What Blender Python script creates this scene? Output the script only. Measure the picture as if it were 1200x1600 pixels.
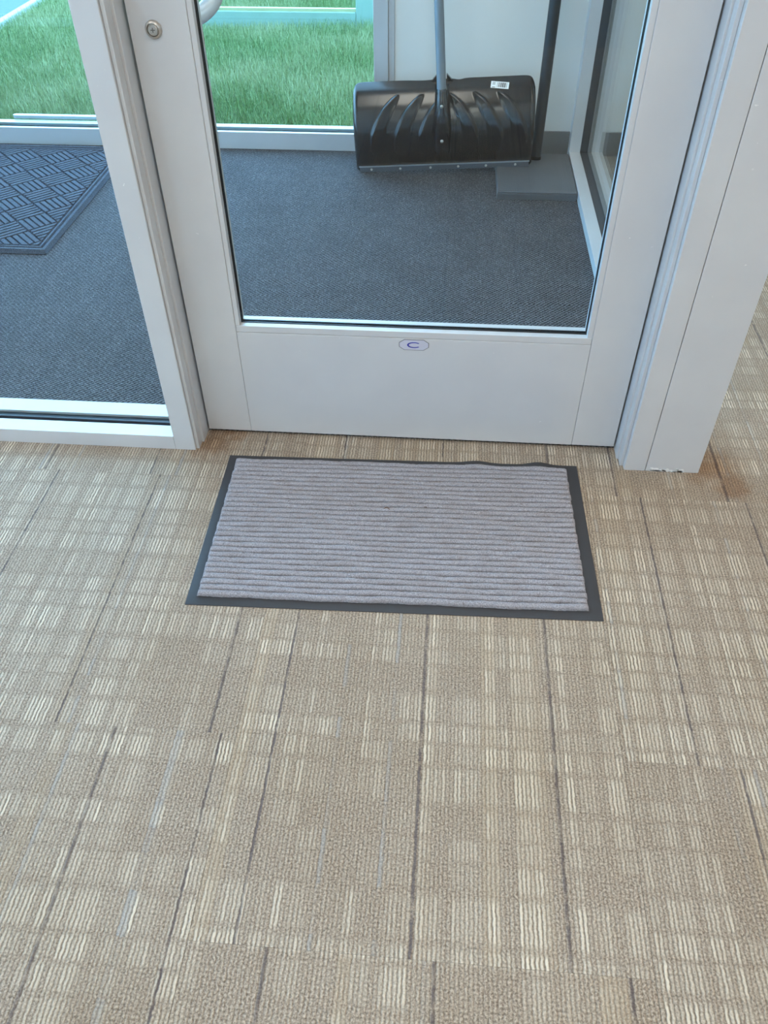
import bpy, bmesh, math, random
import numpy as np
from mathutils import Matrix, Vector

random.seed(7)
rng = np.random.default_rng(7)
for o in list(bpy.data.objects):
    bpy.data.objects.remove(o, do_unlink=True)
scene = bpy.context.scene
COL = scene.collection

# ------------------------------------------------------------------ camera
F_PX, PITCH, YAW, ROLL = 1252.06, 0.767389, -0.0869105, 0.0100752
CAM = Vector((0.523958, -1.416868, 1.144754))
fw = Vector((math.sin(YAW) * math.cos(PITCH), math.cos(YAW) * math.cos(PITCH), -math.sin(PITCH)))
rt = Vector((math.cos(YAW), -math.sin(YAW), 0.0))
dn = fw.cross(rt)
rt2 = rt * math.cos(ROLL) + dn * math.sin(ROLL)
dn2 = -rt * math.sin(ROLL) + dn * math.cos(ROLL)
cam_data = bpy.data.cameras.new('camera')
cam_data.sensor_fit = 'HORIZONTAL'
cam_data.sensor_width = 36.0
cam_data.lens = F_PX / 1200.0 * 36.0
cam_data.clip_start = 0.02
cam_data.clip_end = 200.0
cam = bpy.data.objects.new('camera', cam_data)
COL.objects.link(cam)
m = Matrix((rt2, -dn2, -fw)).transposed().to_4x4()
m.translation = CAM
cam.matrix_world = m
scene.camera = cam

# ------------------------------------------------------------------ world and exposure
world = bpy.data.worlds.new('sky')
scene.world = world
world.use_nodes = True
wn, wl = world.node_tree.nodes, world.node_tree.links
bg = wn['Background']
SKY_COL, SKY_STR = (0.40, 0.68, 1.0, 1.0), 9.8
bg.inputs['Color'].default_value = SKY_COL
bg.inputs['Strength'].default_value = SKY_STR
LAMP_COL, LAMP_STR = (1.0, 0.91, 0.81), 9.4
vs = scene.view_settings
vs.view_transform = 'Standard'
vs.look = 'None'
vs.exposure = -0.08
vs.gamma = 1.0
vs.use_curve_mapping = False
scene.cycles.use_denoising = True
scene.cycles.sample_clamp_indirect = 6.0
scene.cycles.caustics_reflective = False
scene.cycles.caustics_refractive = False


# ------------------------------------------------------------------ node helpers
class NT:
    def __init__(self, name):
        self.mat = bpy.data.materials.new(name)
        self.mat.use_nodes = True
        self.t = self.mat.node_tree
        self.t.nodes.clear()
        self.out = self.t.nodes.new('ShaderNodeOutputMaterial')

    def n(self, typ, **kw):
        nd = self.t.nodes.new(typ)
        for k, v in kw.items():
            setattr(nd, k, v)
        return nd

    def link(self, a, b):
        self.t.links.new(a, b)

    def put(self, sock, v):
        if isinstance(v, bpy.types.NodeSocket):
            self.link(v, sock)
        else:
            sock.default_value = v

    def math(self, op, a, b=None, c=None, clamp=False):
        nd = self.n('ShaderNodeMath', operation=op, use_clamp=clamp)
        self.put(nd.inputs[0], a)
        if b is not None:
            self.put(nd.inputs[1], b)
        if c is not None:
            self.put(nd.inputs[2], c)
        return nd.outputs[0]

    def mix(self, f, a, b, blend='MIX'):
        nd = self.n('ShaderNodeMix', data_type='RGBA', blend_type=blend)
        self.put(nd.inputs[0], f)
        self.put(nd.inputs[6], a)
        self.put(nd.inputs[7], b)
        return nd.outputs[2]

    def ramp(self, v, lo, hi, a=0.0, b=1.0, smooth=False):
        nd = self.n('ShaderNodeMapRange', clamp=True)
        if smooth:
            nd.interpolation_type = 'SMOOTHSTEP'
        self.put(nd.inputs[0], v)
        for i, x in enumerate((lo, hi, a, b)):
            self.put(nd.inputs[1 + i], x)
        return nd.outputs[0]

    def noise(self, vec, scale, detail=2.0, rough=0.5, dist=0.0):
        nd = self.n('ShaderNodeTexNoise')
        if vec is not None:
            self.link(vec, nd.inputs['Vector'])
        nd.inputs['Scale'].default_value = scale
        nd.inputs['Detail'].default_value = detail
        nd.inputs['Roughness'].default_value = rough
        nd.inputs['Distortion'].default_value = dist
        return nd.outputs['Fac']

    def white(self, x, y, z=0.0):
        c = self.n('ShaderNodeCombineXYZ')
        for i, v in enumerate((x, y, z)):
            self.put(c.inputs[i], v)
        w = self.n('ShaderNodeTexWhiteNoise', noise_dimensions='3D')
        self.link(c.outputs[0], w.inputs['Vector'])
        return w.outputs['Value']

    def coord(self, which='Object'):
        return self.n('ShaderNodeTexCoord').outputs[which]

    def sep(self, v):
        s = self.n('ShaderNodeSeparateXYZ')
        self.link(v, s.inputs[0])
        return s.outputs

    def comb(self, x, y, z=0.0):
        c = self.n('ShaderNodeCombineXYZ')
        for i, v in enumerate((x, y, z)):
            self.put(c.inputs[i], v)
        return c.outputs[0]

    def bump(self, h, strength=0.5, dist=0.002):
        b = self.n('ShaderNodeBump')
        self.link(h, b.inputs['Height'])
        b.inputs['Strength'].default_value = strength
        b.inputs['Distance'].default_value = dist
        return b.outputs[0]

    def principled(self, col, rough=0.5, metal=0.0, spec=0.5, normal=None, coat=0.0, sheen=0.0):
        p = self.n('ShaderNodeBsdfPrincipled')
        self.put(p.inputs['Base Color'], col)
        self.put(p.inputs['Roughness'], rough)
        self.put(p.inputs['Metallic'], metal)
        self.put(p.inputs['Specular IOR Level'], spec)
        p.inputs['Coat Weight'].default_value = coat
        p.inputs['Sheen Weight'].default_value = sheen
        if normal is not None:
            self.link(normal, p.inputs['Normal'])
        self.link(p.outputs[0], self.out.inputs[0])
        return p

    def obj_attr(self, name):
        a = self.n('ShaderNodeAttribute', attribute_type='OBJECT', attribute_name=name)
        return a.outputs['Fac']


def rgb(r, g, b):
    f = lambda c: c / 12.92 if c <= 0.04045 else ((c + 0.055) / 1.055) ** 2.4
    return (f(r / 255), f(g / 255), f(b / 255), 1.0)


def simple(name, col, rough=0.5, metal=0.0, spec=0.5, nscale=None, namp=0.06, bump=0.0):
    t = NT(name)
    c = col
    nrm = None
    if nscale:
        nz = t.noise(t.coord(), nscale, 3.0)
        c = t.mix(nz, tuple(x * (1 - namp) for x in col[:3]) + (1,), tuple(min(1, x * (1 + namp)) for x in col[:3]) + (1,))
        if bump:
            nrm = t.bump(nz, bump, 0.001)
    t.principled(c, rough, metal, spec, nrm)
    return t.mat


# ------------------------------------------------------------------ materials
def mat_frame():
    t = NT('painted_aluminium')
    co = t.coord('Object')
    big = t.noise(co, 9.0, 3.0)
    c = t.mix(t.ramp(big, 0.35, 0.7), rgb(207, 208, 210), rgb(212, 213, 214))
    specks = t.ramp(t.noise(co, 85.0, 2.0, 0.6), 0.735, 0.76)
    zone = t.ramp(t.noise(co, 5.0, 1.0), 0.56, 0.62)
    c = t.mix(t.math('MULTIPLY', specks, zone), c, rgb(238, 238, 238))
    rg = t.ramp(t.noise(co, 14.0, 2.0), 0.3, 0.7, 0.34, 0.37)
    t.principled(c, rg, 0.22, 0.5)
    return t.mat


def mat_glass(name, tint, rough=0.0):
    t = NT(name)
    lw = t.n('ShaderNodeLayerWeight')
    lw.inputs['Blend'].default_value = 0.5
    f5 = t.math('POWER', lw.outputs['Facing'], 5.0)
    fr = t.math('MULTIPLY_ADD', f5, 0.94, 0.025)
    tr = t.n('ShaderNodeBsdfTransparent')
    tr.inputs['Color'].default_value = tint
    gl = t.n('ShaderNodeBsdfGlossy')
    gl.inputs['Roughness'].default_value = rough
    gl.inputs['Color'].default_value = (0.95, 0.98, 1.0, 1)
    mx = t.n('ShaderNodeMixShader')
    t.link(fr, mx.inputs[0])
    t.link(tr.outputs[0], mx.inputs[1])
    t.link(gl.outputs[0], mx.inputs[2])
    t.link(mx.outputs[0], t.out.inputs[0])
    return t.mat


def mat_lobby_carpet():
    t = NT('striped_loop_carpet')
    co = t.coord('Object')
    wob = t.n('ShaderNodeTexNoise')
    t.link(co, wob.inputs['Vector'])
    wob.inputs['Scale'].default_value = 110.0
    wob.inputs['Detail'].default_value = 2.0
    x0, y0, z0 = t.sep(co)
    wx, wy, wz = t.sep(wob.outputs['Color'])
    x = t.math('ADD', x0, t.math('MULTIPLY', t.math('SUBTRACT', wx, 0.5), 0.0040))
    y = t.math('ADD', y0, t.math('MULTIPLY', t.math('SUBTRACT', wy, 0.5), 0.010))
    seed = t.obj_attr('seed')
    P = 0.0061
    u = t.math('DIVIDE', x, P)
    i = t.math('FLOOR', u)
    fx = t.math('SUBTRACT', u, i)
    d = t.math('ABSOLUTE', t.math('SUBTRACT', fx, 0.5))           # 0 on the rib, .5 in the gap
    rib = t.ramp(d, 0.14, 0.46, 1.0, 0.0, True)
    # bands along the tile
    yb = t.math('ADD', t.math('DIVIDE', y, 0.047), t.math('MULTIPLY', seed, 7.3))
    yb = t.math('ADD', yb, t.math('MULTIPLY', t.math('SINE', t.math('MULTIPLY', yb, 1.7)), 0.22))
    j = t.math('FLOOR', yb)
    fy = t.math('SUBTRACT', yb, j)
    bandgap = t.ramp(t.math('ABSOLUTE', t.math('SUBTRACT', fy, 0.5)), 0.30, 0.47, 1.0, 0.25, True)
    # groups of ribs
    gx = t.math('DIVIDE', t.math('ADD', i, t.math('MULTIPLY', t.math('SINE', t.math('MULTIPLY', i, 0.37)), 1.6)), 5.2)
    g = t.math('FLOOR', gx)
    fg = t.math('SUBTRACT', gx, g)
    grpgap = t.ramp(t.math('ABSOLUTE', t.math('SUBTRACT', fg, 0.45)), 0.30, 0.42, 1.0, 0.15)
    A = t.white(g, seed, 3.1)
    B = t.white(j, seed, 9.7)
    H = t.white(i, j, seed)
    G2 = t.white(g, j, seed)
    light = t.math('ADD', t.math('MULTIPLY', A, 0.40), t.math('ADD', t.math('MULTIPLY', B, 0.40), t.math('MULTIPLY', G2, 0.40)))
    light = t.math('MULTIPLY', t.ramp(light, 0.30, 1.0), t.math('MULTIPLY', bandgap, grpgap))
    light = t.math('MULTIPLY', light, t.ramp(H, 0.0, 0.8, 0.30, 1.0))
    # loops
    loop = t.noise(co, 330.0, 2.0, 0.6)
    loopc = t.ramp(loop, 0.32, 0.68)
    base = t.mix(loopc, rgb(116, 102, 89), rgb(199, 181, 160))
    tone = t.white(g, t.math('MULTIPLY', seed, 2.0), 1.3)
    base = t.mix(t.ramp(tone, 0.8, 1.0, 0.0, 0.30), base, rgb(190, 168, 138))
    base = t.mix(t.math('MULTIPLY', t.ramp(t.white(i, seed, 5.5), 0.975, 0.977), t.math('MULTIPLY', G2, 0.45)), base, rgb(158, 164, 168))
    gap = t.mix(0.66, base, rgb(88, 75, 62))
    ribcol = t.mix(t.math('MULTIPLY', light, 0.85), base, rgb(230, 216, 194))
    ridgy = t.math('ADD', 0.55, t.math('MULTIPLY', light, 0.45))
    c = t.mix(t.math('MULTIPLY', t.math('SUBTRACT', 1.0, rib), ridgy), ribcol, gap)
    # the dark accent yarns of each tile
    acc = None
    for k in 'abc':
        la = t.obj_attr('line_' + k)
        dd = t.math('ABSOLUTE', t.math('SUBTRACT', x, la))
        v = t.ramp(dd, 0.0013, 0.0030, 1.0, 0.0)
        acc = v if acc is None else t.math('MAXIMUM', acc, v)
    fade = t.ramp(t.noise(co, 40.0, 2.0), 0.32, 0.52, 0.35, 1.0)
    acc = t.math('MULTIPLY', acc, fade)
    c = t.mix(t.math('MULTIPLY', acc, 0.72), c, rgb(72, 64, 70))
    # slow tone change per tile and a few old stains by the posts
    tv = t.math('MULTIPLY_ADD', t.white(seed, 4.0, 4.0), 0.08, 0.95)
    cc = t.n('ShaderNodeMix', data_type='RGBA', blend_type='MULTIPLY')
    cc.inputs[0].default_value = 1.0
    t.link(c, cc.inputs[6])
    tvc = t.n('ShaderNodeCombineColor')
    for k in range(3):
        t.link(tv, tvc.inputs[k])
    t.link(tvc.outputs[0], cc.inputs[7])
    c = cc.outputs[2]
    pos = t.n('ShaderNodeNewGeometry').outputs['Position']
    st = None
    for (sx, sy, r) in ((0.015, -0.035, 0.075), (1.115, -0.045, 0.085), (0.05, 0.0, 0.05), (1.15, -0.10, 0.060)):
        vd = t.n('ShaderNodeVectorMath', operation='DISTANCE')
        t.link(pos, vd.inputs[0])
        vd.inputs[1].default_value = (sx, sy, 0)
        dd = t.math('ADD', vd.outputs['Value'], t.math('MULTIPLY', t.math('SUBTRACT', t.noise(pos, 28.0, 3.0), 0.5), 0.10))
        v = t.ramp(dd, r * 0.2, r, 1.0, 0.0, True)
        st = v if st is None else t.math('MAXIMUM', st, v)
    c = t.mix(t.math('MULTIPLY', st, 0.50), c, rgb(200, 146, 74), 'MULTIPLY')
    big = t.ramp(t.noise(pos, 3.2, 2.0), 0.45, 0.7, 0.0, 0.16)
    c = t.mix(big, c, rgb(196, 172, 120), 'MULTIPLY')
    h = t.math('ADD', t.math('MULTIPLY', t.math('MULTIPLY', rib, ridgy), 0.6), t.math('MULTIPLY', loop, 1.0))
    t.principled(c, 0.88, 0.0, 0.28, t.bump(h, 0.75, 0.0022), sheen=0.08)
    return t.mat


def mat_walkoff():
    t = NT('charcoal_walkoff_carpet')
    co = t.coord('Object')
    x, y, z = t.sep(co)
    turn = t.obj_attr('turn')
    a = t.math('ADD', t.math('MULTIPLY', x, 0.70), t.math('MULTIPLY', t.math('MULTIPLY', y, turn), -0.70))
    w = t.noise(co, 130.0, 2.0)
    a = t.math('ADD', a, t.math('MULTIPLY', t.math('SUBTRACT', w, 0.5), 0.004))
    s = t.math('SINE', t.math('MULTIPLY', a, 6.2832 / 0.0085))
    b = t.math('SINE', t.math('MULTIPLY', t.math('ADD', x, t.math('MULTIPLY', y, turn)), 6.2832 / 0.014))
    ridge = t.ramp(t.math('ADD', s, t.math('MULTIPLY', b, 0.35)), -1.0, 1.2)
    fine = t.noise(co, 300.0, 2.0, 0.65)
    spk = t.ramp(fine, 0.50, 0.68)
    v = t.math('ADD', t.math('MULTIPLY', ridge, 0.55), t.math('MULTIPLY', spk, 0.55))
    c = t.mix(v, rgb(17, 18, 24), rgb(134, 132, 137))
    mott = t.ramp(t.noise(co, 6.0, 3.0), 0.3, 0.7, 0.84, 1.06)
    mc = t.n('ShaderNodeCombineColor')
    for k in range(3):
        t.link(mott, mc.inputs[k])
    c = t.mix(1.0, c, mc.outputs[0], 'MULTIPLY')
    h = t.math('ADD', ridge, t.math('MULTIPLY', fine, 0.8))
    t.principled(c, 0.9, 0.0, 0.25, t.bump(h, 0.9, 0.003))
    return t.mat


def mat_rib_pile():
    t = NT('grey_ribbed_pile')
    co = t.coord('Object')
    f = t.noise(co, 420.0, 3.0, 0.7)
    g = t.noise(co, 24.0, 3.0)
    c = t.mix(t.ramp(f, 0.3, 0.7), rgb(116, 114, 119), rgb(186, 183, 189))
    c = t.mix(t.ramp(g, 0.42, 0.7, 0.0, 0.22), c, rgb(128, 118, 112))
    spot = t.ramp(t.noise(co, 60.0, 1.0), 0.76, 0.79)
    c = t.mix(t.math('MULTIPLY', spot, 0.5), c, rgb(84, 70, 62))
    t.principled(c, 0.95, 0.0, 0.2, t.bump(f, 0.6, 0.0016), sheen=0.1)
    return t.mat


def mat_rubber(name, col, rough=0.55):
    t = NT(name)
    co = t.coord('Object')
    f = t.noise(co, 500.0, 2.0)
    g = t.noise(co, 12.0, 3.0)
    c = t.mix(g, tuple(v * 0.85 for v in col[:3]) + (1,), tuple(v * 1.15 for v in col[:3]) + (1,))
    t.principled(c, rough, 0.0, 0.4, t.bump(f, 0.25, 0.0008))
    return t.mat


def mat_waterhog():
    t = NT('blue_grey_mat_fibre')
    co = t.coord('Object')
    f = t.noise(co, 380.0, 3.0, 0.7)
    c = t.mix(t.ramp(f, 0.3, 0.7), rgb(42, 47, 57), rgb(98, 104, 116))
    t.principled(c, 0.95, 0.0, 0.2, t.bump(f, 0.6, 0.0016))
    return t.mat


def mat_paint(name, col):
    t = NT(name)
    co = t.coord('Object')
    f = t.noise(co, 260.0, 3.0)
    g = t.noise(co, 1.6, 2.0)
    c = t.mix(g, tuple(v * 0.96 for v in col[:3]) + (1,), col)
    t.principled(c, 0.6, 0.0, 0.35, t.bump(f, 0.12, 0.001))
    return t.mat


def mat_grass():
    t = NT('grass_blades')
    co = t.coord('Object')
    x, y, z = t.sep(co)
    cell = t.noise(co, 60.0, 2.0, 0.7)
    big = t.noise(co, 1.3, 3.0)
    dry = t.ramp(t.math('ADD', big, t.math('MULTIPLY', cell, 0.5)), 0.62, 0.98)
    c = t.mix(t.ramp(cell, 0.3, 0.7), rgb(78, 112, 62), rgb(154, 178, 116))
    c = t.mix(t.math('MULTIPLY', dry, 0.75), c, rgb(196, 196, 156))
    p = t.principled(c, 0.6, 0.0, 0.3)
    p.inputs['Subsurface Weight'].default_value = 0.0
    return t.mat


def mat_soil():
    t = NT('lawn_soil')
    co = t.coord('Object')
    f = t.noise(co, 45.0, 4.0, 0.7)
    g = t.noise(co, 1.3, 3.0)
    c = t.mix(f, rgb(54, 86, 50), rgb(108, 134, 86))
    c = t.mix(t.ramp(g, 0.5, 0.75, 0.0, 0.5), c, rgb(140, 138, 88))
    t.principled(c, 0.9, 0.0, 0.2, t.bump(f, 0.6, 0.01))
    return t.mat


def mat_concrete(name, col):
    t = NT(name)
    co = t.coord('Object')
    f = t.noise(co, 60.0, 5.0, 0.7)
    c = t.mix(f, tuple(v * 0.8 for v in col[:3]) + (1,), col)
    t.principled(c, 0.85, 0.0, 0.3, t.bump(f, 0.3, 0.003))
    return t.mat


def mat_emit(name, col, strength):
    t = NT(name)
    e = t.n('ShaderNodeEmission')
    e.inputs['Color'].default_value = tuple(col) + (1.0,)
    e.inputs['Strength'].default_value = strength
    t.link(e.outputs[0], t.out.inputs[0])
    return t.mat


def mat_barcode():
    t = NT('barcode_sticker_print')
    co = t.coord('Object')
    x, y, z = t.sep(co)
    w = t.white(t.math('FLOOR', t.math('DIVIDE', x, 0.0011)), 2.0, 0.0)
    bar = t.ramp(w, 0.45, 0.5)
    inx = t.math('MULTIPLY', t.math('GREATER_THAN', x, -0.012), t.math('LESS_THAN', x, 0.026))
    iny = t.math('MULTIPLY', t.math('GREATER_THAN', y, -0.009), t.math('LESS_THAN', y, 0.010))
    f = t.math('MULTIPLY', bar, t.math('MULTIPLY', inx, iny))
    lx = t.math('MULTIPLY', t.math('GREATER_THAN', x, -0.026), t.math('LESS_THAN', x, -0.016))
    ly = t.math('GREATER_THAN', t.white(t.math('FLOOR', t.math('DIVIDE', y, 0.002)), 7.0, 0.0), 0.62)
    f = t.math('MAXIMUM', f, t.math('MULTIPLY', t.math('MULTIPLY', lx, ly), 0.6))
    t.principled(t.mix(f, rgb(245, 245, 245), rgb(30, 30, 32)), 0.45)
    return t.mat


M = {
    'frame': mat_frame(),
    'glass': mat_glass('clear_glass', (0.93, 0.975, 0.985, 1)),
    'glass_ext': mat_glass('green_tinted_glass', (0.86, 0.945, 0.96, 1)),
    'gasket': simple('black_gasket', rgb(26, 28, 32), 0.45),
    'gasket_grey': simple('dark_grey_channel', rgb(54, 56, 62), 0.5, nscale=40),
    'carpet': mat_lobby_carpet(),
    'walkoff': mat_walkoff(),
    'pile': mat_rib_pile(),
    'rubber': mat_rubber('mat_rubber', rgb(58, 58, 61), 0.5),
    'pad': mat_rubber('pad_rubber', rgb(92, 94, 98), 0.45),
    'waterhog': mat_waterhog(),
    'wall': mat_paint('off_white_wall_paint', rgb(240, 240, 236)),
    'ceiling': mat_paint('ceiling_white', rgb(232, 232, 230)),
    'base': simple('grey_rubber_base', rgb(126, 124, 122), 0.5, nscale=20),
    'slab': mat_concrete('concrete_slab', rgb(110, 108, 104)),
    'path': mat_concrete('pale_concrete', rgb(92, 112, 104)),
    'kerb': mat_concrete('white_edging', rgb(190, 196, 196)),
    'grass': mat_grass(),
    'soil': mat_soil(),
    'black_plastic': simple('glossy_black_plastic', rgb(19, 19, 23), 0.20, spec=0.6),
    'black_matte': simple('black_painted_metal', rgb(30, 30, 34), 0.42, nscale=60, namp=0.12),
    'alu': simple('grey_tube', rgb(126, 134, 142), 0.38, 0.35, nscale=30),
    'wear': simple('galvanised_strip', rgb(176, 182, 188), 0.35, 0.6, nscale=80),
    'wear_dark': simple('dull_zinc_strip', rgb(96, 102, 110), 0.4, 0.5, nscale=80),
    'steel': simple('brushed_steel', rgb(196, 192, 186), 0.28, 0.85, nscale=120),
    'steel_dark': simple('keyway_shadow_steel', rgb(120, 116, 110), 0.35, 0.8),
    'pull': simple('satin_pull_coating', rgb(222, 226, 230), 0.3, 0.2),
    'label_face': simple('badge_face', rgb(198, 198, 212), 0.4),
    'label_rim': simple('badge_rim', rgb(120, 118, 122), 0.4),
    'label_blue': simple('badge_blue', rgb(46, 48, 160), 0.4),
    'barcode': mat_barcode(),
    'reflection_green': simple('pale_reflection_green', rgb(150, 178, 164), 0.5, nscale=10),  # tint of the added frame that stands in for a glass reflection
    'yellow_edge': simple('pale_reflection_yellow', rgb(188, 184, 140), 0.5),
    'lamp': mat_emit('lamp_diffuser', LAMP_COL, LAMP_STR),
    'chip': simple('chipped_paint', rgb(244, 244, 242), 0.6),
}


# ------------------------------------------------------------------ object helpers
def link(o, parent=None):
    COL.objects.link(o)
    if parent is not None:
        o.parent = parent
        o.matrix_parent_inverse = Matrix.Identity(4)
    return o


def tag(o, label=None, cat=None, group=None, kind=None):
    if label:
        o['label'] = label
    if cat:
        o['category'] = cat
    if group:
        o['group'] = group
    if kind:
        o['kind'] = kind
    return o


def empty(name, loc=(0, 0, 0), label=None, cat=None, group=None, kind=None):
    o = bpy.data.objects.new(name, None)
    o.empty_display_size = 0.05
    o.location = loc
    link(o)
    return tag(o, label, cat, group, kind)


def from_bm(name, bm, mat, parent=None, smooth=False):
    me = bpy.data.meshes.new(name)
    bm.normal_update()
    bm.to_mesh(me)
    bm.free()
    me.materials.append(M[mat] if isinstance(mat, str) else mat)
    if smooth:
        for p in me.polygons:
            p.use_smooth = True
    o = bpy.data.objects.new(name, me)
    return link(o, parent)


def add_box(bm, x0, x1, y0, y1, z0, z1):
    vs_ = [bm.verts.new(v) for v in ((x0, y0, z0), (x1, y0, z0), (x1, y1, z0), (x0, y1, z0), (x0, y0, z1), (x1, y0, z1), (x1, y1, z1), (x0, y1, z1))]
    for f in ((3, 2, 1, 0), (4, 5, 6, 7), (0, 1, 5, 4), (1, 2, 6, 5), (2, 3, 7, 6), (3, 0, 4, 7)):
        bm.faces.new([vs_[k] for k in f])


def box(name, x0, x1, y0, y1, z0, z1, mat, parent=None, bevel=0.0, seg=2):
    """box in world coordinates; the object's origin sits at the parent's origin"""
    bm = bmesh.new()
    off = parent.location if parent is not None else Vector((0, 0, 0))
    pp = parent
    while pp is not None and pp.parent is not None:
        pp = pp.parent
        off = off + pp.location
    if parent is None:
        c = Vector(((x0 + x1) / 2, (y0 + y1) / 2, z0))
    else:
        c = off
    add_box(bm, x0 - c.x, x1 - c.x, y0 - c.y, y1 - c.y, z0 - c.z, z1 - c.z)
    if bevel:
        bmesh.ops.bevel(bm, geom=list(bm.edges), offset=bevel, segments=seg, profile=0.5, affect='EDGES')
    o = from_bm(name, bm, mat, parent)
    if parent is None:
        o.location = c
    return o


def extrude_poly(bm, pts, z0, z1):
    a = [bm.verts.new((p[0], p[1], z0)) for p in pts]
    b = [bm.verts.new((p[0], p[1], z1)) for p in pts]
    bm.faces.new(b)
    bm.faces.new(a[::-1])
    n = len(pts)
    for k in range(n):
        bm.faces.new((a[k], a[(k + 1) % n], b[(k + 1) % n], b[k]))


def add_tube(bm, path, rad, seg=20, caps=True):
    """round tube along points; rad a number or a list"""
    path = [Vector(p) for p in path]
    n = len(path)
    rads = rad if isinstance(rad, (list, tuple)) else [rad] * n
    rings = []
    ref = None
    for k, p in enumerate(path):
        t = (path[min(k + 1, n - 1)] - path[max(k - 1, 0)]).normalized()
        if ref is None:
            ref = Vector((1, 0, 0)) if abs(t.x) < 0.9 else Vector((0, 1, 0))
        a = (ref - t * ref.dot(t)).normalized()
        ref = a
        b = t.cross(a)
        rings.append([bm.verts.new(p + (a * math.cos(2 * math.pi * s / seg) + b * math.sin(2 * math.pi * s / seg)) * rads[k]) for s in range(seg)])
    for k in range(n - 1):
        for s in range(seg):
            bm.faces.new((rings[k][s], rings[k][(s + 1) % seg], rings[k + 1][(s + 1) % seg], rings[k + 1][s]))
    if caps:
        bm.faces.new(rings[0][::-1])
        bm.faces.new(rings[-1])


def smooth_by_angle(o, ang=35):
    for p in o.data.polygons:
        p.use_smooth = True
    if hasattr(o.data, 'set_sharp_from_angle'):
        o.data.set_sharp_from_angle(angle=math.radians(ang))
    return o


# ================================================================== SETTING
H = 2.70                     # ceiling height
YW = 1.768                   # inner face of the exterior wall
X0, X1, YB = -4.2, 4.2, -5.2
VX0 = -2.6                   # vestibule runs x VX0 .. 1.0
FR_Y0, FR_Y1 = -0.066, 0.050  # partition frame depth

slab = box('floor_slab', X0 - 0.2, X1 + 0.2, YB - 0.2, 1.90, -0.30, -0.006, 'slab')
slab.name = 'floor'
tag(slab, 'lobby floor laid with tan striped carpet tiles', 'floor', kind='structure')

# lobby carpet tiles, 24 inch squares, columns offset by half a tile
T = 0.6096
KNOWN = {  # (column, row) -> accent yarn offsets from the tile's edge
    (1, 0): (0.086, 0.311, 0.565), (2, 0): (0.062, 0.295, 0.504), (3, 0): (0.115, 0.331, 0.560),
    (1, -1): (0.180, 0.412, 0.585), (3, -1): (0.178, 0.380, 0.570), (2, -1): (0.107, 0.327, 0.578),
    (3, 1): (0.067, 0.296, 0.520), (1, 1): (0.052, 0.288, 0.520), (0, 0): (0.100, 0.330, 0.572), (2, 1): (0.090, 0.310, 0.540),
}
XT0 = 0.836 - 3 * T
tile_cache = {}
HOLE = (-9.0, 0.985, 0.010, YW)     # vestibule floor, not lobby carpet
for ci in range(-5, 9):
    for ri in range(-7, 5):
        tx = XT0 + ci * T
        ty = (-0.762 if ci % 2 else -1.069) + ri * T
        x0, x1, y0, y1 = max(tx, X0), min(tx + T, X1), max(ty, YB), min(ty + T, YW)
        if x1 - x0 < 0.01 or y1 - y0 < 0.01:
            continue
        if y0 < -3.4:
            continue
        # rectangle minus the vestibule
        hx0, hx1, hy0, hy1 = HOLE
        rects = []
        if x1 <= hx0 or x0 >= hx1 or y1 <= hy0:
            rects = [(x0, x1, y0, y1)]
        else:
            if y0 < hy0:
                rects.append((x0, x1, y0, hy0))
            yy = max(y0, hy0)
            if x1 > hx1:
                rects.append((max(x0, hx1), x1, yy, y1))
            if x0 < hx0:
                rects.append((x0, min(x1, hx0), yy, y1))
        if not rects:
            continue
        key = tuple(round(v, 4) for r in rects for v in (r[0] - tx, r[1] - tx, r[2] - ty, r[3] - ty))
        if key not in tile_cache:
            bm = bmesh.new()
            g = 0.0002
            for r in rects:
                add_box(bm, r[0] - tx + g, r[1] - tx - g, r[2] - ty + g, r[3] - ty - g, 0.0, 0.006)
            me = bpy.data.meshes.new('carpet_tile')
            bm.to_mesh(me)
            bm.free()
            me.materials.append(M['carpet'])
            tile_cache[key] = me
        o = bpy.data.objects.new('carpet_tile', tile_cache[key])
        link(o, slab)
        o.location = Vector((tx, ty, -0.006)) - slab.location
        o['seed'] = float(round(rng.random() * 10, 3))
        ln = KNOWN.get((ci, ri)) or (0.075 + 0.06 * rng.random(), 0.30 + 0.03 * rng.random(), 0.51 + 0.06 * rng.random())
        for k, v in zip('abc', ln):
            o['line_' + k] = float(v)

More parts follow.
